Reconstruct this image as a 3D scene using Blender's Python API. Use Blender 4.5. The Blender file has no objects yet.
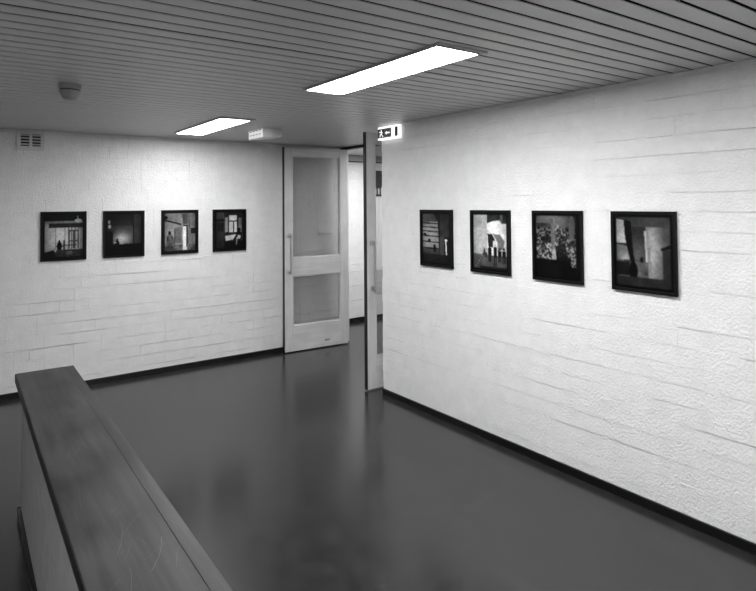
import bpy, bmesh, math, random
from mathutils import Vector, Matrix
random.seed(7)
S = bpy.context.scene
COL = S.collection

# ------------------------------------------------------------------ camera
YAW, PITCH, ROLL = 0.63452, 0.02853, -0.00792
F = Vector((math.sin(YAW)*math.cos(PITCH), math.cos(YAW)*math.cos(PITCH), math.sin(PITCH)))
R0 = Vector((math.cos(YAW), -math.sin(YAW), 0)); U0 = R0.cross(F)
RR = R0*math.cos(ROLL)+U0*math.sin(ROLL); UU = -R0*math.sin(ROLL)+U0*math.cos(ROLL)
cd = bpy.data.cameras.new('camera'); cam = bpy.data.objects.new('camera', cd); COL.objects.link(cam)
M = Matrix((RR, UU, -F)).transposed().to_4x4(); M.translation = (-3.04525, -5.92371, 1.65)
cam.matrix_world = M
cd.sensor_width = 36; cd.lens = 583.88/756*36; cd.shift_y = (185.957-295.5)/756
cd.clip_start = 0.05
S.camera = cam

# ------------------------------------------------------------------ world, exposure
w = bpy.data.worlds.new('world'); S.world = w; w.use_nodes = True
w.node_tree.nodes['Background'].inputs[0].default_value = (0.5, 0.5, 0.5, 1)
w.node_tree.nodes['Background'].inputs[1].default_value = 0.02
S.view_settings.view_transform = 'Standard'; S.view_settings.look = 'None'
S.view_settings.gamma = 1; S.view_settings.use_curve_mapping = False
S.view_settings.exposure = 0.0
LAMP = 63.0        # tube lamps over the gallery
LAMP_HALL = 60.0   # tube lamp in the hall beyond the doors

HC = 2.315         # ceiling height
SK = 0.015         # the ceiling and parapet sit a little skew to the walls

# ------------------------------------------------------------------ materials
def mat(name, v, rough=0.6, spec=0.5, bump=0, bscale=60, mottle=0, mscale=4, metallic=0, bdist=0.002, detail=4):
    m = bpy.data.materials.new(name); m.use_nodes = True
    nt = m.node_tree; b = nt.nodes['Principled BSDF']
    b.inputs['Base Color'].default_value = (v, v, v, 1)
    b.inputs['Roughness'].default_value = rough
    b.inputs['Specular IOR Level'].default_value = spec
    b.inputs['Metallic'].default_value = metallic
    tc = nt.nodes.new('ShaderNodeTexCoord')
    if mottle:
        n = nt.nodes.new('ShaderNodeTexNoise'); n.inputs['Scale'].default_value = mscale; n.inputs['Detail'].default_value = 6
        n.inputs['Roughness'].default_value = 0.65
        nt.links.new(tc.outputs['Object'], n.inputs['Vector'])
        r = nt.nodes.new('ShaderNodeMapRange'); r.inputs['From Min'].default_value = 0.3; r.inputs['From Max'].default_value = 0.7
        r.inputs['To Min'].default_value = v*(1-mottle); r.inputs['To Max'].default_value = v*(1+mottle)
        nt.links.new(n.outputs['Fac'], r.inputs['Value']); nt.links.new(r.outputs[0], b.inputs['Base Color'])
    if bump:
        n = nt.nodes.new('ShaderNodeTexNoise'); n.inputs['Scale'].default_value = bscale; n.inputs['Detail'].default_value = detail
        nt.links.new(tc.outputs['Object'], n.inputs['Vector'])
        bp = nt.nodes.new('ShaderNodeBump'); bp.inputs['Strength'].default_value = bump; bp.inputs['Distance'].default_value = bdist
        nt.links.new(n.outputs['Fac'], bp.inputs['Height']); nt.links.new(bp.outputs[0], b.inputs['Normal'])
    return m

def mat_grain(name, lo, hi, rough, axis='Y', scale=30, stretch=0.05, bump=0.15, scratches=0, spec=0.5, r2=None):
    """wood: noise stretched along one axis, optional fine pale scratches"""
    m = bpy.data.materials.new(name); m.use_nodes = True
    nt = m.node_tree; b = nt.nodes['Principled BSDF']
    b.inputs['Roughness'].default_value = rough; b.inputs['Specular IOR Level'].default_value = spec
    tc = nt.nodes.new('ShaderNodeTexCoord'); mp = nt.nodes.new('ShaderNodeMapping')
    sc = {'X': (stretch, 1, 1), 'Y': (1, stretch, 1), 'Z': (1, 1, stretch)}[axis]
    mp.inputs['Scale'].default_value = sc
    nt.links.new(tc.outputs['Object'], mp.inputs['Vector'])
    n = nt.nodes.new('ShaderNodeTexNoise'); n.inputs['Scale'].default_value = scale; n.inputs['Detail'].default_value = 8
    n.inputs['Roughness'].default_value = 0.6
    nt.links.new(mp.outputs[0], n.inputs['Vector'])
    n2 = nt.nodes.new('ShaderNodeTexNoise'); n2.inputs['Scale'].default_value = 5; n2.inputs['Detail'].default_value = 4
    nt.links.new(tc.outputs['Object'], n2.inputs['Vector'])
    mx = nt.nodes.new('ShaderNodeMix'); mx.data_type = 'FLOAT'; mx.inputs['Factor'].default_value = 0.4
    nt.links.new(n.outputs['Fac'], mx.inputs[2]); nt.links.new(n2.outputs['Fac'], mx.inputs[3])
    r = nt.nodes.new('ShaderNodeMapRange'); r.inputs['From Min'].default_value = 0.35; r.inputs['From Max'].default_value = 0.65
    r.inputs['To Min'].default_value = lo; r.inputs['To Max'].default_value = hi
    nt.links.new(mx.outputs[0], r.inputs['Value'])
    last = r.outputs[0]
    if scratches:
        v = nt.nodes.new('ShaderNodeTexVoronoi'); v.feature = 'DISTANCE_TO_EDGE'; v.inputs['Scale'].default_value = 5
        mp2 = nt.nodes.new('ShaderNodeMapping'); mp2.inputs['Rotation'].default_value = (0, 0, 0.5); mp2.inputs['Scale'].default_value = (1.6, 0.6, 1)
        nd = nt.nodes.new('ShaderNodeTexNoise'); nd.inputs['Scale'].default_value = 6
        nt.links.new(tc.outputs['Object'], nd.inputs['Vector'])
        ad = nt.nodes.new('ShaderNodeVectorMath'); ad.operation = 'MULTIPLY_ADD'; ad.inputs[1].default_value = (0.35, 0.35, 0.35)
        nt.links.new(nd.outputs['Color'], ad.inputs[0]); nt.links.new(tc.outputs['Object'], ad.inputs[2])
        nt.links.new(ad.outputs[0], mp2.inputs['Vector']); nt.links.new(mp2.outputs[0], v.inputs['Vector'])
        lt = nt.nodes.new('ShaderNodeMath'); lt.operation = 'LESS_THAN'; lt.inputs[1].default_value = 0.006
        nt.links.new(v.outputs['Distance'], lt.inputs[0])
        nm = nt.nodes.new('ShaderNodeTexNoise'); nm.inputs['Scale'].default_value = 7; nt.links.new(tc.outputs['Object'], nm.inputs['Vector'])
        gt = nt.nodes.new('ShaderNodeMath'); gt.operation = 'GREATER_THAN'; gt.inputs[1].default_value = 0.62
        nt.links.new(nm.outputs['Fac'], gt.inputs[0])
        mu = nt.nodes.new('ShaderNodeMath'); mu.operation = 'MULTIPLY'; nt.links.new(lt.outputs[0], mu.inputs[0]); nt.links.new(gt.outputs[0], mu.inputs[1])
        ma = nt.nodes.new('ShaderNodeMath'); ma.operation = 'MULTIPLY_ADD'; ma.inputs[1].default_value = scratches
        nt.links.new(mu.outputs[0], ma.inputs[0]); nt.links.new(last, ma.inputs[2]); last = ma.outputs[0]
    nt.links.new(last, b.inputs['Base Color'])
    if r2 is not None:
        rr = nt.nodes.new('ShaderNodeMapRange'); rr.inputs['From Min'].default_value = 0.3; rr.inputs['From Max'].default_value = 0.7
        rr.inputs['To Min'].default_value = rough; rr.inputs['To Max'].default_value = r2
        nt.links.new(n2.outputs['Fac'], rr.inputs['Value']); nt.links.new(rr.outputs[0], b.inputs['Roughness'])
    if bump:
        bp = nt.nodes.new('ShaderNodeBump'); bp.inputs['Strength'].default_value = bump; bp.inputs['Distance'].default_value = 0.001
        nt.links.new(n.outputs['Fac'], bp.inputs['Height']); nt.links.new(bp.outputs[0], b.inputs['Normal'])
    return m

def emit(name, s, v=1.0):
    m = bpy.data.materials.new(name); m.use_nodes = True; nt = m.node_tree; nt.nodes.clear()
    e = nt.nodes.new('ShaderNodeEmission'); e.inputs[0].default_value = (v, v, v, 1); e.inputs[1].default_value = s
    o = nt.nodes.new('ShaderNodeOutputMaterial'); nt.links.new(e.outputs[0], o.inputs[0]); return m

BRICK = mat('white_painted_brick', 0.80, 0.55, 0.35, bump=0.9, bscale=75, mottle=0.05, mscale=9, bdist=0.008)
FLOORM = mat('dark_linoleum', 0.021, 0.20, 0.5, bump=0.05, bscale=30, mottle=0.35, mscale=9.0, bdist=0.001)
SLAT = mat('grey_lacquered_metal', 0.55, 0.38, 0.5, mottle=0.04, mscale=8)
VOID = mat('ceiling_void', 0.012, 0.9, 0.1)
BLACKB = mat('black_baseboard', 0.006, 0.3, 0.5)
OAK = mat_grain('pale_oak', 0.52, 0.68, 0.5, 'Z', 40, 0.05, 0.2)
OAKH = mat_grain('pale_oak_rail', 0.52, 0.68, 0.5, 'X', 40, 0.05, 0.2)
BLACK = mat('black_edge', 0.008, 0.5, 0.4)
FRAMEB = mat('black_frame_paint', 0.004, 0.5, 0.15)
STEEL = mat('brushed_metal', 0.55, 0.35, 0.5, metallic=1)
WHITEP = mat('white_plastic', 0.85, 0.4, 0.5)
GREYP = mat('grey_plastic', 0.3, 0.5, 0.5)
DARKP = mat('dark_plastic', 0.03, 0.5, 0.4)
HOUSING = mat('grey_lamp_housing', 0.4, 0.5, 0.4)
PLASTER = mat('grey_plaster', 0.36, 0.8, 0.3, bump=0.5, bscale=140, mottle=0.12, mscale=14)
TOPWOOD = mat_grain('dark_varnished_wood', 0.009, 0.060, 0.36, 'Y', 26, 0.06, 0.35, spec=0.4, r2=0.5)
NOSE = mat_grain('dark_wood_nosing', 0.02, 0.04, 0.35, 'Y', 40, 0.06, 0.2)
LENS = emit('lamp_lens_glow', LAMP)
LENS_FAR = emit('far_lamp_lens_glow', LAMP*0.54)
LENS_H = emit('hall_lamp_glow', LAMP_HALL)
SIGN_W = emit('sign_white_glow', 1.3)
EMERG = emit('emergency_diffuser_glow', 0.7)
SIGN_D = mat('sign_dark_panel', 0.03, 0.4, 0.5)
SIGN_G = mat('sign_mid_panel', 0.24, 0.4, 0.5)

def glass_mat():
    m = bpy.data.materials.new('clear_pane'); m.use_nodes = True; nt = m.node_tree; nt.nodes.clear()
    t = nt.nodes.new('ShaderNodeBsdfTransparent'); t.inputs[0].default_value = (0.86, 0.86, 0.86, 1)
    g = nt.nodes.new('ShaderNodeBsdfGlossy'); g.inputs['Roughness'].default_value = 0.05
    fr = nt.nodes.new('ShaderNodeFresnel'); fr.inputs[0].default_value = 1.45
    mx = nt.nodes.new('ShaderNodeMixShader'); o = nt.nodes.new('ShaderNodeOutputMaterial')
    hf = nt.nodes.new('ShaderNodeMath'); hf.operation = 'MULTIPLY'; hf.inputs[1].default_value = 0.5
    nt.links.new(fr.outputs[0], hf.inputs[0]); nt.links.new(hf.outputs[0], mx.inputs[0]); nt.links.new(t.outputs[0], mx.inputs[1]); nt.links.new(g.outputs[0], mx.inputs[2])
    nt.links.new(mx.outputs[0], o.inputs[0]); return m
GLASS = glass_mat()

# ------------------------------------------------------------------ mesh helpers
class MB:
    def __init__(s): s.bm = bmesh.new()
    def box(s, a, b, bev=0.0, mi=0):
        x0, y0, z0 = [min(p, q) for p, q in zip(a, b)]; x1, y1, z1 = [max(p, q) for p, q in zip(a, b)]
        r = bmesh.ops.create_cube(s.bm, size=1.0)
        vs = r['verts']
        for v in vs:
            v.co = Vector((x0+(v.co.x+.5)*(x1-x0), y0+(v.co.y+.5)*(y1-y0), z0+(v.co.z+.5)*(z1-z0)))
        fs = {f for v in vs for f in v.link_faces}
        for f in fs: f.material_index = mi
        if bev:
            es = list({e for v in vs for e in v.link_edges})
            bmesh.ops.bevel(s.bm, geom=es, offset=bev, segments=2, affect='EDGES', profile=0.5)
        return s
    def poly(s, pts, mi=0):
        f = s.bm.faces.new([s.bm.verts.new(p) for p in pts]); f.material_index = mi; return s
    def prism(s, pts, d, mi=0):
        """pts: polygon (Vectors), extruded by vector d"""
        d = Vector(d); a = [s.bm.verts.new(p) for p in pts]; b = [s.bm.verts.new(Vector(p)+d) for p in pts]
        n = len(pts); fs = [s.bm.faces.new(a), s.bm.faces.new(b[::-1])]
        for i in range(n): fs.append(s.bm.faces.new((a[i], b[i], b[(i+1) % n], a[(i+1) % n])))
        for f in fs: f.material_index = mi
        return s
    def lathe(s, prof, c, n=40, mi=0):
        rings = []
        for r, z in prof:
            if r < 1e-6: rings.append([s.bm.verts.new((c[0], c[1], c[2]+z))]); continue
            rings.append([s.bm.verts.new((c[0]+r*math.cos(2*math.pi*i/n), c[1]+r*math.sin(2*math.pi*i/n), c[2]+z)) for i in range(n)])
        for A, B in zip(rings, rings[1:]):
            for i in range(n):
                j = (i+1) % n
                if len(A) == 1 and len(B) > 1: s.bm.faces.new((A[0], B[i], B[j]))
                elif len(B) == 1 and len(A) > 1: s.bm.faces.new((A[i], B[0], A[j]))
                elif len(A) > 1: s.bm.faces.new((A[i], B[i], B[j], A[j]))
        return s
    def tube(s, p, q, r, n=16):
        p, q = Vector(p), Vector(q); d = (q-p); L = d.length; d.normalize()
        a = d.orthogonal().normalized(); b = d.cross(a)
        A = [s.bm.verts.new(p+(a*math.cos(t)+b*math.sin(t))*r) for t in [2*math.pi*i/n for i in range(n)]]
        B = [s.bm.verts.new(q+(a*math.cos(t)+b*math.sin(t))*r) for t in [2*math.pi*i/n for i in range(n)]]
        s.bm.faces.new(A[::-1]); s.bm.faces.new(B)
        for i in range(n): s.bm.faces.new((A[i], A[(i+1) % n], B[(i+1) % n], B[i]))
        return s
    def build(s, name, mats, parent=None, smooth=False):
        bmesh.ops.recalc_face_normals(s.bm, faces=s.bm.faces)
        me = bpy.data.meshes.new(name); s.bm.to_mesh(me); s.bm.free()
        for m in (mats if isinstance(mats, (list, tuple)) else [mats]): me.materials.append(m)
        if smooth:
            for p in me.polygons: p.use_smooth = True
            try: me.set_sharp_from_angle(angle=math.radians(35))
            except Exception: pass
        o = bpy.data.objects.new(name, me); COL.objects.link(o)
        if parent: o.parent = parent
        return o

def tag(o, label=None, cat=None, group=None, kind=None):
    if label: o['label'] = label
    if cat: o['category'] = cat
    if group: o['group'] = group
    if kind: o['kind'] = kind
    return o
def empty(name, loc, label, cat, group=None, rz=0):
    o = bpy.data.objects.new(name, None); COL.objects.link(o); o.location = loc; o.rotation_euler = (0, 0, rz)
    o.empty_display_size = 0.1
    return tag(o, label, cat, group)
def copy_tree(o, parent=None):
    c = o.copy(); COL.objects.link(c); c.parent = parent
    for ch in o.children: copy_tree(ch, c)
    return c

# ------------------------------------------------------------------ brick walls (real relief)
def vnoise(x, y, seed):
    def h(i, j):
        n = (i*374761393+j*668265263+seed*982451653) & 0xffffffff
        n = ((n ^ (n >> 13))*1274126177) & 0xffffffff
        return ((n ^ (n >> 16)) & 0xffff)/65535
    i, j = math.floor(x), math.floor(y); fx, fy = x-i, y-j
    fx = fx*fx*(3-2*fx); fy = fy*fy*(3-2*fy)
    return (h(i, j)*(1-fx)+h(i+1, j)*fx)*(1-fy)+(h(i, j+1)*(1-fx)+h(i+1, j+1)*fx)*fy
def brick_wall(name, origin, udir, ndir, L, label, seed, freq=5.5, bw=0.232, bh=0.0995, thick=0.12, head=0.6, start_teeth=False, bed=1.0):
    """a painted brick wall: each brick is its own raised, softly chamfered block in the one wall mesh"""
    rnd = random.Random(seed)
    bm = bmesh.new(); O = Vector(origin); u = Vector(udir); n = Vector(ndir); Z = Vector((0, 0, 1))
    P = lambda a, z, d: O+u*a+Z*z+n*d
    rows = int(math.ceil(HC/bh))
    def lip(x, j):        # how far the paint-thickened lower arris of a brick overhangs the bed joint
        q = vnoise(x*freq, j*3.7, seed)*0.62+vnoise(x*24, j*5.1, seed+3)*0.38
        return bed*max(0.0, min(1.0, (q-0.34)/0.30))
    for r in range(rows):
        z0, z1 = r*bh, min((r+1)*bh, HC)
        if z1-z0 < 0.01: continue
        tooth = rnd.uniform(-0.008, 0.006) if start_teeth else 0
        a = tooth; first = True
        off = rnd.choice([0.5, 1.0, 0.5, 0.25, 0.75]) if r % 2 else rnd.choice([1.0, 1.0, 0.5, 0.75])
        while a < L-1e-4:
            wdt = bw*off if first else (bw if rnd.random() > 0.12 else bw*0.5)
            isfirst = first; first = False
            b = min(a+wdt, L)
            if L-b < 0.04: b = L
            d0 = rnd.uniform(-0.0013, 0.0013)
            ga = rnd.uniform(0.0004, 0.0014) if rnd.random() < head else 0.00005; gb = rnd.uniform(0.0004, 0.0014) if rnd.random() < head else 0.00005
            dha = dhb = -0.007
            dd = [d0+rnd.uniform(-0.0008, 0.0008) for _ in range(4)]
            k = 10 if b-a > 0.15 else 5
            lo, hi, lo2, hi2 = [], [], [], []
            aa, bb = a+ga, b-gb
            for i in range(k+1):
                t = i/k; x = aa+(bb-aa)*t
                dlo = dd[0]*(1-t)+dd[1]*t; dhi = dd[3]*(1-t)+dd[2]*t
                w0 = 0.0026*(vnoise(x*14, r*7.0, seed+9)-0.5); w1 = 0.0026*(vnoise(x*14, (r+1)*7.0, seed+9)-0.5)
                xe = a if i == 0 else (b if i == k else x)
                p0 = lip(x, r) if r else 0; p1 = lip(x, r+1)
                lo.append(bm.verts.new(P(x, z0+w0, dlo+0.0002+0.0026*p0)))
                hi.append(bm.verts.new(P(x, z1+w1-0.0034*p1, dhi-0.0002)))
                lo2.append(bm.verts.new(P(xe, z0+w0, -0.009))); hi2.append(bm.verts.new(P(xe, z1+w1-0.0034*p1, -0.009)))
            for i in range(k):
                bm.faces.new((lo[i], lo[i+1], hi[i+1], hi[i]))
                bm.faces.new((lo2[i], lo2[i+1], lo[i+1], lo[i]))
                bm.faces.new((hi[i], hi[i+1], hi2[i+1], hi2[i]))
            ea = [bm.verts.new(P(a, z0, dha)), bm.verts.new(P(a, z1, dha))]
            eb = [bm.verts.new(P(b, z0, dhb)), bm.verts.new(P(b, z1, dhb))]
            bm.faces.new((ea[0], lo[0], hi[0], ea[1])); bm.faces.new((lo[k], eb[0], eb[1], hi[k]))
            if start_teeth and isfirst:      # return of the brick round the wall end
                v = [ea[0], ea[1]]
                e = [bm.verts.new(P(a+0.0, z1, -thick)), bm.verts.new(P(a+0.0, z0, -thick))]
                bm.faces.new((v[0], v[1], e[0], e[1]))
            a = b
    # body behind
    v = [bm.verts.new(P(a, z, d)) for d in (-0.0095, -thick) for (a, z) in ((0.004, 0), (L, 0), (L, HC), (0.004, HC))]
    for f in ((0, 1, 2, 3), (7, 6, 5, 4), (0, 4, 5, 1), (1, 5, 6, 2), (2, 6, 7, 3), (3, 7, 4, 0)): bm.faces.new([v[i] for i in f])
    # orient: front faces along n
    for f in bm.faces:
        f.normal_update()
        if abs(f.normal.dot(n)) > 0.2 and f.calc_center_median().dot(n) > (O.dot(n)-0.0085) and f.normal.dot(n) < 0: f.normal_flip()
    me = bpy.data.meshes.new(name); bm.to_mesh(me); bm.free(); me.materials.append(BRICK)
    o = bpy.data.objects.new(name, me); COL.objects.link(o)
    return tag(o, label, None, None, 'structure')

XW, YS = -4.9, -8.4
brick_wall('wall_left', (XW, 0, 0), (1, 0, 0), (0, -1, 0), -XW+0.78, 'white painted brick wall behind the four smaller-looking pictures', 11, head=0.7, bed=1.2)
brick_wall('wall_right', (0, -1.842, 0), (0, -1, 0), (-1, 0, 0), -YS-1.842, 'white painted brick wall on the right', 23, freq=8.5, head=0.0, bed=0.82, start_teeth=True)

def struct(name, mb, m, label):
    return tag(mb.build(name, m), label, None, None, 'structure')
struct('wall_passage', MB().box((0.122, -1.842, 0), (0.84, -1.96, HC)), BRICK, 'side wall of the passage behind the open doors')
struct('wall_west', MB().box((XW-0.12, 0.12, 0), (XW, YS-.12, HC)), BRICK, 'white wall at the far left of the room')
struct('wall_back', MB().box((XW, YS-0.12, 0), (0.12, YS, HC)), BRICK, 'white wall behind the viewer')
brick_wall('wall_hall', (0.78, 0.845, 0), (1, 0, 0), (0, -1, 0), 3.6, 'bright white brick wall seen through the doorway', 31)
struct('wall_hall_return', MB().box((0.66, 0.121, 0), (0.78, 0.97, HC)), BRICK, 'short return wall beside the doorway')
struct('wall_hall_end', MB().box((4.38, -2.5, 0), (4.5, 0.97, HC)), BRICK, 'end wall of the hall beyond the doors')
struct('wall_hall_side', MB().box((0.84, -2.6, 0), (4.5, -2.5, HC)), BRICK, 'side wall of the hall beyond the doors')
struct('wall_hall_corner', MB().box((0.84, -2.5, 0), (0.96, -1.842, HC)), BRICK, 'wall behind the right-hand door of the doorway')
struct('floor', MB().box((XW-0.2, YS-0.2, -0.1), (4.6, 1.1, 0)), FLOORM, 'dark grey polished linoleum floor')

# ceiling: metal slats with dark open joints, void above
cb = MB(); y = -4.389
pitch = 0.0991
k0 = int((YS-0.3+4.389)/pitch)-1; k1 = int((1.1+4.389)/pitch)+2
x0, x1 = XW-0.1, 4.5
for k in range(k0, k1):
    g0 = -4.389+k*pitch; gap = 0.0175 if k != 7 else 0.024
    g1 = g0+pitch; gap1 = 0.0175 if k+1 != 7 else 0.024
    ya, yb = g0+gap/2, g1-gap1/2
    if yb > 0.97+0.1: break
    # cross-section: flat face with rolled lips turned up
    prof = [(ya, 0.004), (ya, 0.0015), (ya+0.0015, 0), (yb-0.0015, 0), (yb, 0.0015), (yb, 0.004)]
    A = [cb.bm.verts.new((x0, yy-SK*x0, HC+zz)) for yy, zz in prof]; B = [cb.bm.verts.new((x1, yy-SK*x1, HC+zz)) for yy, zz in prof]
    for i in range(len(prof)-1): cb.bm.faces.new((A[i], B[i], B[i+1], A[i+1]))
    cb.bm.faces.new(A[::-1]); cb.bm.faces.new(B)
struct('ceiling', cb, SLAT, 'grey ceiling of narrow metal slats with dark gaps')
struct('ceiling_void', MB().box((XW-0.2, YS-0.2, HC+0.012), (4.6, 1.1, HC+0.12)), VOID, 'dark void above the ceiling slats')

# baseboards
def base(name, a, b, label): return tag(MB().box(a, b, 0.002).build(name, BLACKB), label, None, None, 'structure')
base('baseboard_left', (XW, -0.014, 0), (0.74, 0.0, 0.05), 'black baseboard along the left wall')
base('baseboard_right', (-0.014, YS, 0), (0.0, -1.846, 0.05), 'black baseboard along the right wall')
base('baseboard_hall', (0.78, 0.831, 0), (4.38, 0.845, 0.055), 'black baseboard in the hall beyond')
base('baseboard_west', (XW, YS, 0), (XW+0.014, -0.016, 0.05), 'black baseboard at the far left')
# band under the hall ceiling
struct('trim_1', MB().box((0.78, 0.80, 2.228), (4.38, 0.845, HC), 0.002), mat('hall_band', 0.35, 0.6), 'grey band under the hall ceiling')
struct('trim_2', MB().box((0.78, 0.80, 2.216), (4.38, 0.84, 2.228)), BLACK, 'thin dark strip under the grey band')

# door frame of the passage doorway
fr = empty('door_1', (0.80, -0.93, 0), 'pale wooden door frame across the passage', None); fr['kind'] = 'structure'
MB().box((-0.04, 0.93-0.045, 0), (0.04, 0.93-0.0, HC-0.03), 0.003).build('jamb', OAK, fr)
MB().box((-0.04, -0.865, 0), (0.04, -0.912, HC-0.03), 0.003).build('jamb', OAK, fr)
MB().box((-0.045, -0.912, HC-0.03), (0.045, 0.93, HC-0.004), 0.002).build('head', BLACK, fr)

# ------------------------------------------------------------------ door leaves (local: x along leaf from free edge, y=0 front face towards -y, z up)
def make_leaf(label):
    d = empty('door_leaf', (0, 0, 0), label, 'door', 'open double door leaves')
    W, T, H0, H1 = 0.81, 0.042, 0.012, 2.277
    st = 0.100
    e = 0.006
    MB().box((e, 0, H0), (st, T, H1), 0.0025).build('stile', OAK, d)
    MB().box((W-st, 0, H0), (W, T, H1), 0.0025).build('stile', OAK, d)
    MB().box((st, 0, H1-0.095), (W-st, T, H1), 0.002).build('top_rail', OAKH, d)
    MB().box((st, 0.0, 0.842), (W-st, T, 1.040), 0.002).build('middle_rail', OAKH, d)
    MB().box((st, 0.0, H0), (W-st, T, 0.290), 0.002).build('bottom_rail', OAKH, d)
    MB().box((0, 0.001, H0), (e, T-0.001, H1)).build('edge_strip', BLACK, d)['label'] = 'black strip on the free edge'
    for z0, z1 in ((1.040, H1-0.095), (0.290, 0.842)):
        g = MB().box((st, T*0.5-0.003, z0), (W-st, T*0.5+0.003, z1)).build('glass_pane', GLASS, d)
        b = MB()
        for (ax, az, bx, bz) in ((st, z0, st+0.012, z1), (W-st-0.012, z0, W-st, z1), (st+.012, z0, W-st-.012, z0+0.012), (st+.012, z1-0.012, W-st-.012, z1)):
            b.box((ax, 0.006, az), (bx, T*0.5-0.0031, bz), 0.001)
        b.build('glazing_bead', OAKH, g)
    h = MB().tube((0.058, -0.052, 0.868), (0.058, -0.052, 1.312), 0.0085).build('pull_handle', STEEL, d, True)
    for z in (0.89, 1.29):
        MB().tube((0.058, -0.046, z), (0.058, -0.006, z), 0.007).build('bracket', STEEL, h, True)
        MB().box((0.040, -0.006, z-0.022), (0.076, 0.0, z+0.022), 0.002).build('mounting_plate', STEEL, h)
    MB().box((0.5, -0.0015, 0.075), (0.56, -0.0001, 0.095), 0.0004).build('name_plate', mat('plate', .25, .4), d)['label'] = 'small dull metal plate on the bottom rail'
    for z in (0.25, 1.15, 2.05):
        MB().tube((W+0.006, T-0.006, z-0.045), (W+0.006, T-0.006, z+0.045), 0.006).build('hinge', STEEL, d, True)
    return d
leaf = make_leaf('pale wooden door leaf with two glass panes, fully visible, folded against left wall')
leaf.location = (-0.058, -0.112, 0); leaf.rotation_euler = (0, 0, -0.055)
leaf2 = copy_tree(leaf)
leaf2['label'] = 'narrow edge-on pale wooden door leaf beside the end of the right brick wall'
leaf2.location = (-0.076, -1.712, 0); leaf2.rotation_euler = (0, 0, 0.01)
for c in list(leaf2.children):
    if c.name.startswith('name_plate'): bpy.data.objects.remove(c)

# ------------------------------------------------------------------ ceiling lamps
def make_lamp(label, group, lens_mat, name='fluorescent_ceiling_lamp'):
    o = empty(name, (0, 0, HC), label, 'ceiling lamp', group)
    MB().box((-0.143, -0.610, -0.006), (0.143, 0.590, -0.001), 0.001).build('housing', HOUSING, o)
    xa, xb, ya, yb, t, zb = -0.136, 0.110, -0.590, 0.555, 0.003, -0.015
    f = MB().box((xa, ya, zb), (xa+t, yb, -0.006)).box((xb-t, ya, zb), (xb, yb, -0.006))
    f.box((xa+t, ya, zb), (xb-t, ya+t, -0.006)).box((xa+t, yb-t, zb), (xb-t, yb, -0.006))
    f.build('rim', HOUSING, o)
    MB().box((xa+t, ya+t, -0.0125), (xb-t, yb-t, -0.0062)).build('diffuser', lens_mat, o)['label'] = 'glowing white diffuser'
    return o
lp = make_lamp('large glowing fluorescent ceiling lamp nearest the viewer, above the right wall', 'fluorescent lamps on the slatted ceiling', LENS)
lp.location = (-1.262, -3.535, HC); lp.rotation_euler = (0, 0, -SK)
l2 = copy_tree(lp); l2['label'] = 'farther glowing fluorescent ceiling lamp near the left wall'
l2.location = (-1.235, -1.055, HC)
for c in l2.children:
    if c.name.startswith('diffuser'):
        c.data = c.data.copy(); c.data.materials[0] = LENS_FAR
fill3 = copy_tree(lp); fill3['label'] = 'added glowing fluorescent ceiling lamp, unseen behind the viewer'
fill3.location = (-1.30, -6.0, HC)  # unseen lamp added to brighten the near right wall
fill4 = copy_tree(lp); fill4['label'] = 'added glowing fluorescent ceiling lamp, out of view left of the viewer, beyond the parapet'
fill4.location = (-4.15, -5.3, HC)  # extra lamp outside the view, added to light parapet body and left wall
for c in fill4.children:
    if c.name.startswith('diffuser'):
        c.data = c.data.copy(); c.data.materials[0] = LENS_FAR
lh = make_lamp('glowing fluorescent ceiling lamp in the hall beyond the doors', 'fluorescent lamps on the slatted ceiling', LENS_H)
lh.location = (1.56, -0.50, HC)

# ------------------------------------------------------------------ parapet wall with wooden cap
par = empty('parapet', (-2.468, -2.236, 0), 'low grey parapet with dark varnished wooden top in the foreground', 'parapet', rz=-0.0142)
# local: x from -0.275 (left) to 0 (right edge), y from 0 to -3.4
LEN = 3.6
MB().box((-0.250, -0.035, 0), (-0.030, -LEN+0.03, 0.705)).build('body', PLASTER, par)['label'] = 'grey rough plaster body'
MB().box((-0.2775, 0.0, 0.707), (-0.0432, -LEN, 0.750), 0.0015).build('top_board', TOPWOOD, par)
MB().box((-0.0431, 0.0, 0.709), (0.0, -LEN, 0.7494), 0.0018).build('nosing', TOPWOOD, par)
MB().box((-0.2805, 0.0, 0.706), (-0.2776, -LEN, 0.7485), 0.0008).build('edge_shade', BLACK, par)['label'] = 'black band painting in the shade along the left edge'  # black strip stands in for the shaded side face and shadow beneath
SCR = mat('worn_scratch', 0.13, 0.6)
rs = random.Random(5); b = MB()
def scratch(p, wd):
    for (a, c) in zip(p, p[1:]):
        dx, dy = c[0]-a[0], c[1]-a[1]; l = math.hypot(dx, dy) or 1; nx, ny = -dy/l*wd/2, dx/l*wd/2
        b.poly([(a[0]+nx, a[1]+ny, 0.75015), (c[0]+nx, c[1]+ny, 0.75015), (c[0]-nx, c[1]-ny, 0.75015), (a[0]-nx, a[1]-ny, 0.75015)])
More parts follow.
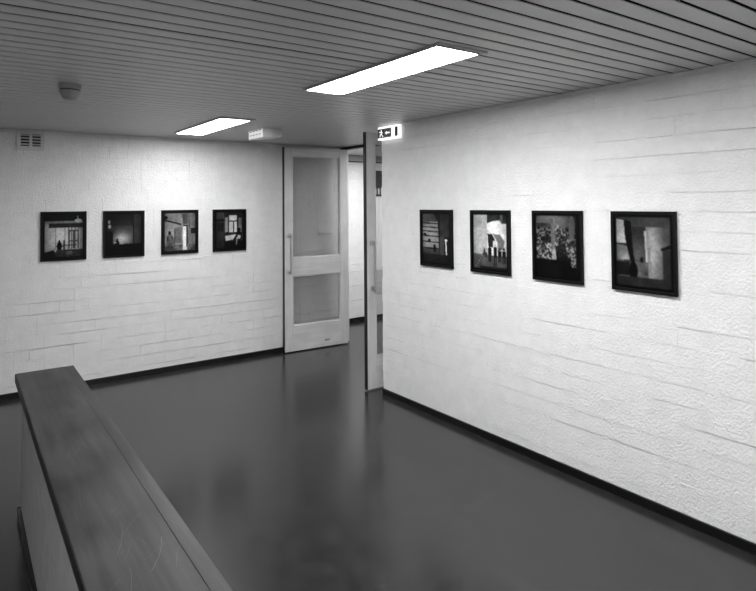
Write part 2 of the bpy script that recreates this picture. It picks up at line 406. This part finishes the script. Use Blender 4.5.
for (x, y, an, ln, cv, wd) in [(-0.19, -2.06, 1.3, 0.16, 0.5, .0011), (-0.16, -1.98, 0.9, 0.12, -0.7, .0007), (-0.135, -2.18, 1.15, 0.15, 0.6, .0014), (-0.225, -1.75, 1.5, 0.2, 0.1, .0006),
        (-0.12, -1.9, 0.7, 0.05, 0.4, .0009), (-0.18, -1.55, 1.7, 0.10, 0.2, .0006), (-0.08, -2.2, 1.2, 0.1, -0.4, .0006), (-0.2, -2.25, 1.35, 0.12, 0.3, .0008), (-0.1, -0.62, 1.6, 0.03, 0.2, .0010)]+[
        (rs.uniform(-0.26, -0.06), rs.uniform(-2.3, -0.9), rs.uniform(0.6, 2.2), rs.uniform(0.02, 0.09), rs.uniform(-.6, .6), rs.uniform(.0004, .0008)) for _ in range(34)]:
    p = []; n = 8
    for i in range(n+1):
        t = i/n; p.append((x+math.cos(an)*ln*t+0.35*cv*ln*t*(1-t)*math.sin(an), y+math.sin(an)*ln*t-0.35*cv*ln*t*(1-t)*math.cos(an)))
    scratch(p, wd)
sc = b.build('scratches', SCR, par); sc['label'] = 'fine pale scratches in the varnish'
b = MB(); b.box((-0.266, -0.02, 0), (-0.250, -LEN+0.03, 0.05), 0.001); b.box((-0.266, -0.02, 0), (-0.018, -0.035, 0.05), 0.001)
b.box((-0.030, -0.035, 0), (-0.018, -LEN+0.03, 0.05), 0.001)
b.build('plinth', BLACKB, par)['label'] = 'black plinth strip'

# ------------------------------------------------------------------ smoke detector, vent, emergency lamp, exit sign
det = empty('smoke_detector', (-2.512, -2.345, HC), 'round grey smoke detector on the ceiling', 'smoke detector')
MB().lathe([(0.0, 0), (0.056, 0), (0.056, -0.004), (0.056, -0.026), (0.052, -0.030), (0.0, -0.030)], (0, 0, 0)).build('base', GREYP, det, True)
MB().lathe([(0.0, -0.030), (0.050, -0.030), (0.050, -0.038), (0.0, -0.038)], (0, 0, 0)).build('gap_ring', DARKP, det, True)['label'] = 'dark sensing gap'
MB().lathe([(0.0, -0.038), (0.053, -0.038), (0.053, -0.042), (0.034, -0.080), (0.028, -0.083), (0.0, -0.083)], (0, 0, 0)).build('sensor_head', GREYP, det, True)

vent = empty('air_vent', (-2.469, 0, 2.132), 'small grey air vent grille high on the left wall', 'air vent')
v = MB(); VW, VH, fwd = 0.104, 0.172, -0.014
holes = [(-0.075, -0.009), (0.012, 0.077)]
v.box((-VW, fwd, 0), (holes[0][0], -0.001, VH)); v.box((holes[0][1], fwd, 0), (holes[1][0], -0.001, VH)); v.box((holes[1][1], fwd, 0), (VW, -0.001, VH))
for a, bb in holes:
    v.box((a, fwd, 0), (bb, -0.001, 0.036)); v.box((a, fwd, 0.142), (bb, -0.001, VH))
VENTM = mat('vent_paint', 0.65, 0.5, bump=0.2, bscale=60)
v.build('frame', VENTM, vent)
MB().box((-0.09, -0.004, 0.02), (0.09, -0.0008, 0.155)).build('opening', BLACK, vent)['label'] = 'dark opening behind the louvres'
for a, bb in holes:
    for i in range(4):
        z = 0.036+0.0105+i*0.0265
        MB().prism([(a, fwd+0.001, z+0.0095), (a, fwd+0.003, z+0.0115), (a, -0.003, z+0.004), (a, -0.004, z-0.0)], (bb-a, 0, 0)).build('louvre', VENTM, vent)

em = empty('emergency_light', (-0.70, -0.95, HC), 'small white emergency light on the ceiling near the door', 'emergency light', rz=0)
MB().box((-0.136, -0.28, -0.082), (-0.04, 0.02, -0.003), 0.004).build('casing', WHITEP, em)
MB().box((-0.139, -0.272, -0.078), (-0.1362, 0.012, -0.008), 0.001).build('diffuser', EMERG, em)['label'] = 'glowing white front'
b = MB()
for i in range(4):
    b.box((-0.1405, -0.25+i*0.065, -0.020), (-0.1391, -0.205+i*0.065, -0.012))
    b.box((-0.1405, -0.25+i*0.065, -0.053), (-0.1391, -0.205+i*0.065, -0.048))
b.build('slots', DARKP, em)['label'] = 'dark slots'
MB().box((-0.04, -0.24, -0.066), (0.07, 0.0, -0.003), 0.003).build('side_box', WHITEP, em)

ex = empty('exit_sign', (0, -2.005, 2.19), 'lit emergency exit sign with running figure at top of right wall', 'exit sign')
# local: x = -0.05 face, y from +0.135 (far/left in view) to -0.13, z 0..0.118
MB().box((-0.0400, -0.120, 0.0), (-0.001, 0.162, 0.112), 0.002).build('light_box', SIGN_W, ex)['label'] = 'glowing white box'
face = -0.0402
def Q(a, c, z0, z1): return (face, a, z0), (face-0.0012, c, z1)
MB().box(*Q(0.158, 0.073, 0.016, 0.094)).build('pictogram_panel', SIGN_D, ex)['label'] = 'dark panel with white running figure'
MB().box(*Q(0.0728, -0.031, 0.016, 0.094)).build('arrow_panel', SIGN_G, ex)['label'] = 'grey panel with white arrow'
MB().box(*Q(-0.081, -0.117, 0.016, 0.094)).build('door_panel', SIGN_D, ex)
def yz(pts): return [Vector((face-0.0013, 0.114-p[0]*0.070, 0.018+p[1]*0.074)) for p in pts]
rm = MB()
# running man, head + body + limbs (u from -0.5..0.5, v 0..1), running to the left
def strip(pts, wd):
    for (a, c) in zip(pts, pts[1:]):
        dx, dy = c[0]-a[0], c[1]-a[1]; l = math.hypot(dx, dy); nx, ny = -dy/l*wd/2, dx/l*wd/2
        rm.prism(yz([(a[0]+nx, a[1]+ny), (c[0]+nx, c[1]+ny), (c[0]-nx, c[1]-ny), (a[0]-nx, a[1]-ny)]), (-0.0004, 0, 0))
rm.prism(yz([(0.08+0.1*math.cos(t*math.pi/6), 0.86+0.085*math.sin(t*math.pi/6)) for t in range(12)]), (-0.0004, 0, 0))
strip([(0.08, 0.76), (0.12, 0.42)], 0.15)
strip([(0.05, 0.72), (-0.22, 0.62), (-0.32, 0.74)], 0.09); strip([(0.12, 0.72), (0.30, 0.55), (0.38, 0.62)], 0.09)
strip([(0.10, 0.44), (-0.16, 0.34), (-0.20, 0.06)], 0.13); strip([(0.14, 0.44), (0.26, 0.22), (0.46, 0.12)], 0.12)
rm.build('running_figure', SIGN_W, bpy.data.objects['pictogram_panel'])
ar = MB()
def yz2(pts): return [Vector((face-0.0013, 0.021-p[0]*0.085, 0.016+p[1]*0.078)) for p in pts]
ar.prism(yz2([(-0.38, 0.5), (-0.10, 0.72), (-0.10, 0.57), (0.36, 0.57), (0.36, 0.43), (-0.10, 0.43), (-0.10, 0.28)]), (-0.0004, 0, 0))
ar.build('arrow', SIGN_W, bpy.data.objects['arrow_panel'])

# small white plug low on the left wall
tag(MB().lathe([(0.0, 0.012), (0.009, 0.012), (0.013, 0.008), (0.013, 0.0), (0.0, 0.0)], (0, 0, 0), 20).build('wall_plug', WHITEP, None, True),
    'tiny white round plug on the left wall just above the baseboard', 'wall plug')
pl = bpy.data.objects['wall_plug']; pl.location = (-1.875, 0.0, 0.085); pl.rotation_euler = (math.pi/2, 0, 0)

# notice board in the hall, seen through the narrow door's glass
nb = empty('notice_board', (2.02, 0.845, 1.74), 'dark notice board with pale sheets on the hall wall, seen through the narrow door', 'notice board')
MB().box((-0.16, -0.02, 0), (0.16, -0.001, 0.37), 0.003).build('board', mat('board_dark', 0.03, 0.6), nb)
for i in range(6):
    MB().box((-0.150+i*0.052, -0.022, 0.03), (-0.126+i*0.052, -0.0201, 0.11)).build('sheet', mat('paper%d' % i, 0.6+0.05*i, 0.7), nb)

# ------------------------------------------------------------------ framed photographs
def inpoly(u, v, P):
    c = False; n = len(P); j = n-1
    for i in range(n):
        if (P[i][1] > v) != (P[j][1] > v) and u < (P[j][0]-P[i][0])*(v-P[i][1])/(P[j][1]-P[i][1])+P[i][0]: c = not c
        j = i
    return c
# every scene: function (u right 0..1, v DOWN 0..1) -> sRGB-like tone 0..1
def rect(u, v, a, b, c, d): return a <= u <= c and b <= v <= d
def ell(u, v, cx, cy, rx, ry): return ((u-cx)/rx)**2+((v-cy)/ry)**2 < 1
def glow(u, v, cx, cy, rx, ry): return math.exp(-(((u-cx)/rx)**2+((v-cy)/ry)**2))
def line(u, v, a, b, c, d, w):
    dx, dy = c-a, d-b; t = max(0, min(1, ((u-a)*dx+(v-b)*dy)/(dx*dx+dy*dy))); return math.hypot(u-a-t*dx, v-b-t*dy) < w
def art1(u, v):
    t = 0.60-0.18*abs(u-0.45)+0.1*glow(u, v, .45, .45, .3, .3)
    if v < 0.14: t = 0.07
    elif v < 0.2: t = 0.40
    if rect(u, v, .10, .2, 1, .30): t = 0.13+0.03*vnoise(u*20, v*20, 1)
    if ell(u, v, .88, .14, .10, .045) or line(u, v, .86, .03, .87, .12, .012): t = 0.62
    for x in (.28, .52, .62, .70, .80, .89):
        if abs(u-x) < .008 and v > .3 and v < .82: t = 0.25
    for a, b in ((.64, .75), (.78, .88)):
        if (abs(u-a) < .02 or abs(u-b) < .02 or abs(v-.62) < .015 or abs(v-.38) < .012) and a-.02 < u < b+.02 and .36 < v < .80: t = 0.22
    if rect(u, v, .47, .71, .84, .73) or rect(u, v, .48, .60, .52, .84) or rect(u, v, .30, .73, .5, .75): t = 0.16
    if ell(u, v, .38, .74, .065, .11) or ell(u, v, .38, .62, .02, .03) or rect(u, v, .33, .84, .44, .93): t = 0.04
    if v > .87 - .05*(u > .3): t = 0.13+0.06*vnoise(u*14, v*20, 4)
    if rect(u, v, .55, .86, .72, .94): t = 0.28
    if u < .25 and v > .82+(.25-u)*.2: t = .10
    if u > .93: t *= .8
    return t
def art2(u, v):
    t = 0.10+0.42*glow(u, v, .42, .64, .22, .17)+0.14*glow(u, v, .6, .55, .5, .4)
    if v < .3: t *= .75
    if abs(u-.77) < .01 and .2 < v < .85: t = .04
    if u > .78: t = .15+.05*vnoise(u*30, 3, 2)
    if rect(u, v, .84, .5, .93, .65): t = .20
    if rect(u, v, .02, .12, .14, .38): t = .12
    if ell(u, v, .06, .20, .03, .05) or ell(u, v, .075, .31, .04, .05): t = .6
    if u < .17 and v > .42: t = .07
    if v > .76+(-.02*u): t = .045+.02*vnoise(u*9, v*9, 5)
    if ell(u, v, .29, .66, .03, .05) or ell(u, v, .29, .74, .07, .08): t = .05
    if rect(u, v, .2, .69, .27, .73): t = .5
    return t
def art3(u, v):
    t = .42+.12*vnoise(u*5, v*6, 3)
    if v < .28: t = .38+.1*vnoise(u*8, v*4, 6)
    if inpoly(u, v, [(.55, .02), (1, .02), (1, .3), (.6, .3)]): t = .22+.1*vnoise(u*20, 1, 2)
    if line(u, v, -.02, .18, .52, .30, .018) or ell(u, v, .03, .12, .07, .045): t = .05
    if rect(u, v, .32, .38, .54, .78): t = .33+.05*vnoise(u*9, v*9, 1)
    if rect(u, v, .59, .36, .72, .98): t = .80
    if rect(u, v, .70, .34, .75, .9): t = .12
    if rect(u, v, .60, .32, .76, .35): t = .1
    if u > .75: t = .30+.18*vnoise(u*20, v*3, 8)
    if u > .85 and .4 < v < .55: t = .12
    if rect(u, v, .31, .40, .335, .85): t = .12
    if ell(u, v, .16, .53, .045, .06): t = .10
    if ell(u, v, .18, .75, .12, .19): t = .22+.12*vnoise(u*12, v*8, 5)
    if rect(u, v, .08, .60, .12, .72): t = .06
    if v > .84 and not rect(u, v, .59, .3, .72, .98): t = .20+.25*vnoise(u*16, v*18, 7)
    return t
def art4(u, v):
    t = .13
    if u < .30:
        t = .15
        if v < .18: t = .24
        if rect(u, v, .02, .2, .3, .235): t = .06
        if rect(u, v, .08, .30, .15, .52) or rect(u, v, .19, .30, .27, .52): t = .09
        if u < .03: t = .09
    else:
        if rect(u, v, .32, .14, .44, .60): t = .5-.3*abs(u-.38)/.06*.4
        if rect(u, v, .45, .08, .78, .57): t = .62+.1*vnoise(u*8, v*8, 2)
        if rect(u, v, .44, .08, .47, .57) or rect(u, v, .625, .24, .65, .57) or rect(u, v, .45, .24, .8, .26) or rect(u, v, .76, .08, .80, .57) or rect(u, v, .4, .05, .82, .09): t = .1
        if rect(u, v, .82, .16, .93, .60): t = .38
        if v > .56: t = .14
        if ell(u, v, .84, .50, .06, .06) or ell(u, v, .80, .60, .12, .05) or ell(u, v, .42, .58, .08, .03): t = .07
        if inpoly(u, v, [(.33, .66), (.72, .62), (.9, .66), (.88, .74), (.5, .78), (.36, .80)]): t = .68
        if inpoly(u, v, [(.62, .76), (.75, .60), (.80, .66), (.68, .80)]): t = .08
        if v > .8: t = .07
        if line(u, v, .76, .75, .74, .90, .02): t = .45
    return t
def art5(u, v):
    t = .12
    if u < .62 and v < .9:
        t = .45-.25*glow(u, v, .0, .1, .2, .1)+.1*glow(u, v, .2, .35, .3, .3)
        if u > .60: t = .2
    if v < .16: t = .26*(1-u)+.08
    for y in (.19, .27, .355, .45, .57, .70):
        if abs(v-y-.02*u) < .011 and u < .62: t = .1
    if u < .62 and v > .72: t = .24-.3*(v-.72)
    if ell(u, v, .08, .43, .06, .03) or ell(u, v, .25, .55, .05, .04) or ell(u, v, .45, .70, .05, .08) or rect(u, v, .2, .69, .55, .715): t = .04
    if inpoly(u, v, [(.42, .0), (.7, .0), (.68, .5), (.60, .5), (.57, .15)]): t = .10
    if u > .66 and v < .46: t = .14+.08*vnoise(u*10, v*8, 2)
    if rect(u, v, .66, .46, .80, .82): t = .24
    if rect(u, v, .80, .50, .92, .86): t = .10
    if line(u, v, .86, .53, .88, .80, .022) or ell(u, v, .87, .53, .05, .025): t = .9
    if v > .82: t = .08+.05*vnoise(u*8, v*30, 8)
    return t
def art6(u, v):
    t = .66-.12*(v)+.04*vnoise(u*9, v*9, 1)
    if u > .42:
        t = .78
        if v < .16: t = .12+.1*vnoise(u*9, v*12, 2)
        if rect(u, v, .82, .0, .90, .16): t = .35
        if inpoly(u, v, [(.42, .16), (.6, .12), (.8, .10), (.9, .22), (.95, .4), (.80, .36), (.6, .34), (.42, .28)]): t = .85
        if inpoly(u, v, [(.44, .35), (.58, .36), (.66, .46), (.60, .60), (.46, .58)]): t = .14
        if inpoly(u, v, [(.60, .35), (.80, .36), (.95, .48), (.90, .62), (.74, .66), (.70, .46)]): t = .35+.1*vnoise(u*9, v*9, 3)
        if rect(u, v, .60, .48, .74, .74): t = .72
    if v > .73+.02*u: t = .26+.06*vnoise(u*6, v*14, 4)
    if v > .95: t = .12
    if u < .2 and v > .76: t = .3
    if line(u, v, .05, .98, .30, .72, .02): t = .62 if int((u+v)*60) % 2 else .2
    for cx, top, hh in ((.50, .58, .28), (.665, .56, .38), (.80, .62, .24), (.92, .62, .26)):
        if ell(u, v, cx, top, .03, .025): t = .55 if cx == .665 else .15
        if rect(u, v, cx-.05, top+.03, cx+.05, top+hh*.55): t = .06
        if rect(u, v, cx-.04, top+hh*.5, cx-.01, top+hh) or rect(u, v, cx+.01, top+hh*.5, cx+.04, top+hh): t = .07
    if inpoly(u, v, [(.33, .60), (.40, .74), (.28, .76)]) or rect(u, v, .33, .7, .42, .78): t = .2
    return t
def art7(u, v):
    n = vnoise(u*34, v*42, 11)*.6+vnoise(u*60, v*70, 13)*.4; m = vnoise(u*6, v*7, 12)
    t = .05+.06*m
    spk = max(0, min(1, (n-.46)*7))
    if v < .72:
        if u < .42 and v > .12: t = .09+.62*spk*(.35+.65*m)*min(1, (v-.1)*6)
        elif u < .46: t = .30+.15*m
        elif u < .55: t = .20+.3*spk
        elif u < .72: t = .10+.30*spk*m if v > .18 else .2
        elif v > .25: t = .10+.5*spk*m
        if v < .2: t = max(t, .10+.26*glow(u, v, .55, .08, .35, .2))
        if ell(u, v, .62, .30, .12, .09): t = .10+.35*spk
        if ell(u, v, .28, .40, .15, .05) or inpoly(u, v, [(.48, .50), (.70, .45), (.80, .72), (.46, .72)]): t = .05+.1*spk
        if ell(u, v, .86, .2, .07, .2): t = .28+.1*m
    if rect(u, v, .37, .05, .42, .62): t = .34
    if inpoly(u, v, [(.40, .56), (.47, .54), (.50, .72), (.38, .72)]): t = .55
    if ell(u, v, .16, .66, .12, .05): t = .15+.4*spk
    if v > .72: t = .04+.05*m
    if u > .84 and .64 < v < .82: t = .10+.4*spk
    if u > .95: t = .08
    return t
def art8(u, v):
    t = .30
    if u < .56: t = .14+.05*vnoise(u*6, v*6, 2)
    if u > .56: t = .24+.26*glow(u, v, .68, .45, .18, .5)+.06*vnoise(u*16, v*2, 4)
    elif v < .64: t = .12+.16*glow(u, v, .42, .55, .18, .25)+.08*glow(u, v, .4, .0, .3, .15)
    if v < .14: t = .17+.1*u
    if inpoly(u, v, [(.0, .03), (.15, .05), (.20, .38), (.0, .38)]): t = .62
    if inpoly(u, v, [(.0, .40), (.20, .42), (.27, .62), (.0, .64)]): t = .36+.15*glow(u, v, .15, .6, .12, .08)
    if inpoly(u, v, [(.15, .05), (.28, .06), (.30, .3), (.34, .66), (.27, .66), (.17, .3)]): t = .05
    if inpoly(u, v, [(.53, .2), (.57, .2), (.60, .78), (.56, .70)]): t = .58
    if inpoly(u, v, [(.58, .45), (.64, .42), (.66, .90), (.60, .86)]): t = .42
    if inpoly(u, v, [(.82, .44), (1, .38), (1, .44), (.84, .47)]): t = .07
    if u > .86 and v > .46: t = .16
    if v > .64 and u < .60: t = .16+.2*vnoise(u*9, v*26, 6)
    if rect(u, v, .0, .65, .24, .85): t = .09
    if ell(u, v, .32, .78, .08, .14) or ell(u, v, .31, .62, .04, .05) or ell(u, v, .48, .61, .03, .04): t = .05
    if v > .87: t = .12+.06*vnoise(u*9, v*9, 7)
    return t
def art_mat():
    m = bpy.data.materials.new('photographic_print'); m.use_nodes = True; nt = m.node_tree; b = nt.nodes['Principled BSDF']
    a = nt.nodes.new('ShaderNodeAttribute'); a.attribute_name = 'tone'
    nt.links.new(a.outputs['Color'], b.inputs['Base Color']); b.inputs['Roughness'].default_value = 0.4; b.inputs['Specular IOR Level'].default_value = 0.1
    return m
PRINT = art_mat()
PW, PH, PT, PB = 0.368, 0.440, 0.020, 0.017

def make_picture(fn, loc, rz, label, group, tilt=0.0):
    """hangs on a wall; local front faces -y, x right"""
    o = empty('framed_photograph', loc, label, 'framed photograph', group, rz)
    o.rotation_euler = (tilt, 0, rz)
    w, h = PW/2, PH/2
    f = MB()
    f.box((-w, -PT, -h), (-w+PB, -0.003, h), 0.0012); f.box((w-PB, -PT, -h), (w, -0.003, h), 0.0012)
    f.box((-w+PB, -PT, h-PB), (w-PB, -0.003, h), 0.0012); f.box((-w+PB, -PT, -h), (w-PB, -0.003, -h+PB), 0.0012)
    f.build('frame', FRAMEB, o)
    bm = bmesh.new(); nx, nz = 96, 116; a, b = w-PB+0.001, h-PB+0.001
    vs = [[bm.verts.new((-a+2*a*i/nx, -PT+0.006, b-2*b*j/nz)) for i in range(nx+1)] for j in range(nz+1)]
    for j in range(nz):
        for i in range(nx): bm.faces.new((vs[j][i], vs[j+1][i], vs[j+1][i+1], vs[j][i+1]))
    me = bpy.data.meshes.new('print'); bm.to_mesh(me); bm.free(); me.materials.append(PRINT)
    ca = me.color_attributes.new('tone', 'FLOAT_COLOR', 'POINT')
    G = []
    for j in range(nz+1):
        row = []
        for i in range(nx+1):
            u, v = i/nx, j/nz
            mu, mv = 0.045, 0.035     # thin black print border inside the frame
            if u < mu or u > 1-mu or v < mv or v > 1-mv: t = 0.04
            else:
                u, v = (u-mu)/(1-2*mu), (v-mv)/(1-2*mv)
                t = fn(u, v)*(0.80+0.25*vnoise(u*34, v*40, 21)+0.2*vnoise(u*6, v*7, 22))*(1-0.35*(abs(2*u-1)**3+abs(2*v-1)**3)*0.5)
            row.append(max(0.0, min(1.0, t)))
        G.append(row)
    K = ((-1, 1), (0, 2), (1, 1)); k = 0
    for j in range(nz+1):
        for i in range(nx+1):
            t = sum(a1*a2*G[min(max(j+b1, 0), nz)][min(max(i+b2, 0), nx)] for b1, a1 in K for b2, a2 in K)/16
            t = (t*1.08)**2.2
            ca.data[k].color = (t, t, t, 1); k += 1
    p = bpy.data.objects.new('print', me); COL.objects.link(p); p.parent = o
    MB().box((-a, -0.012, -b), (a, -0.004, b)).build('backing_board', DARKP, o)
    return o
GL, GR = 'framed photographs on the left wall', 'framed photographs on the right wall'
ZC = 1.374
left = [(-2.204, art1, 'black-framed dark photograph of a bright room with a figure, leftmost on the left wall'),
        (-1.694, art2, 'black-framed dark photograph of a soft glow above a dark foreground, on the left wall'),
        (-1.166, art3, 'black-framed photograph with a white doorway strip and standing figure, on the left wall'),
        (-0.645, art4, 'black-framed photograph of a window above a table, nearest the doors on the left wall')]
for x, fn, lb in left: make_picture(fn, (x, 0, ZC-0.002), 0, lb, GL)
right = [(-2.553, art5, 'narrowest-looking black-framed photograph with pale shelves, nearest the doors on the right wall'),
         (-3.108, art6, 'black-framed photograph of people standing before a pale wall, on the right wall'),
         (-3.662, art7, 'black-framed very dark photograph of speckled foliage shapes, on the right wall'),
         (-4.218, art8, 'largest-looking black-framed photograph of a dim stairway hall, rightmost on the right wall')]
for y, fn, lb in right: make_picture(fn, (0, y, ZC-0.003), -math.pi/2, lb, GR)
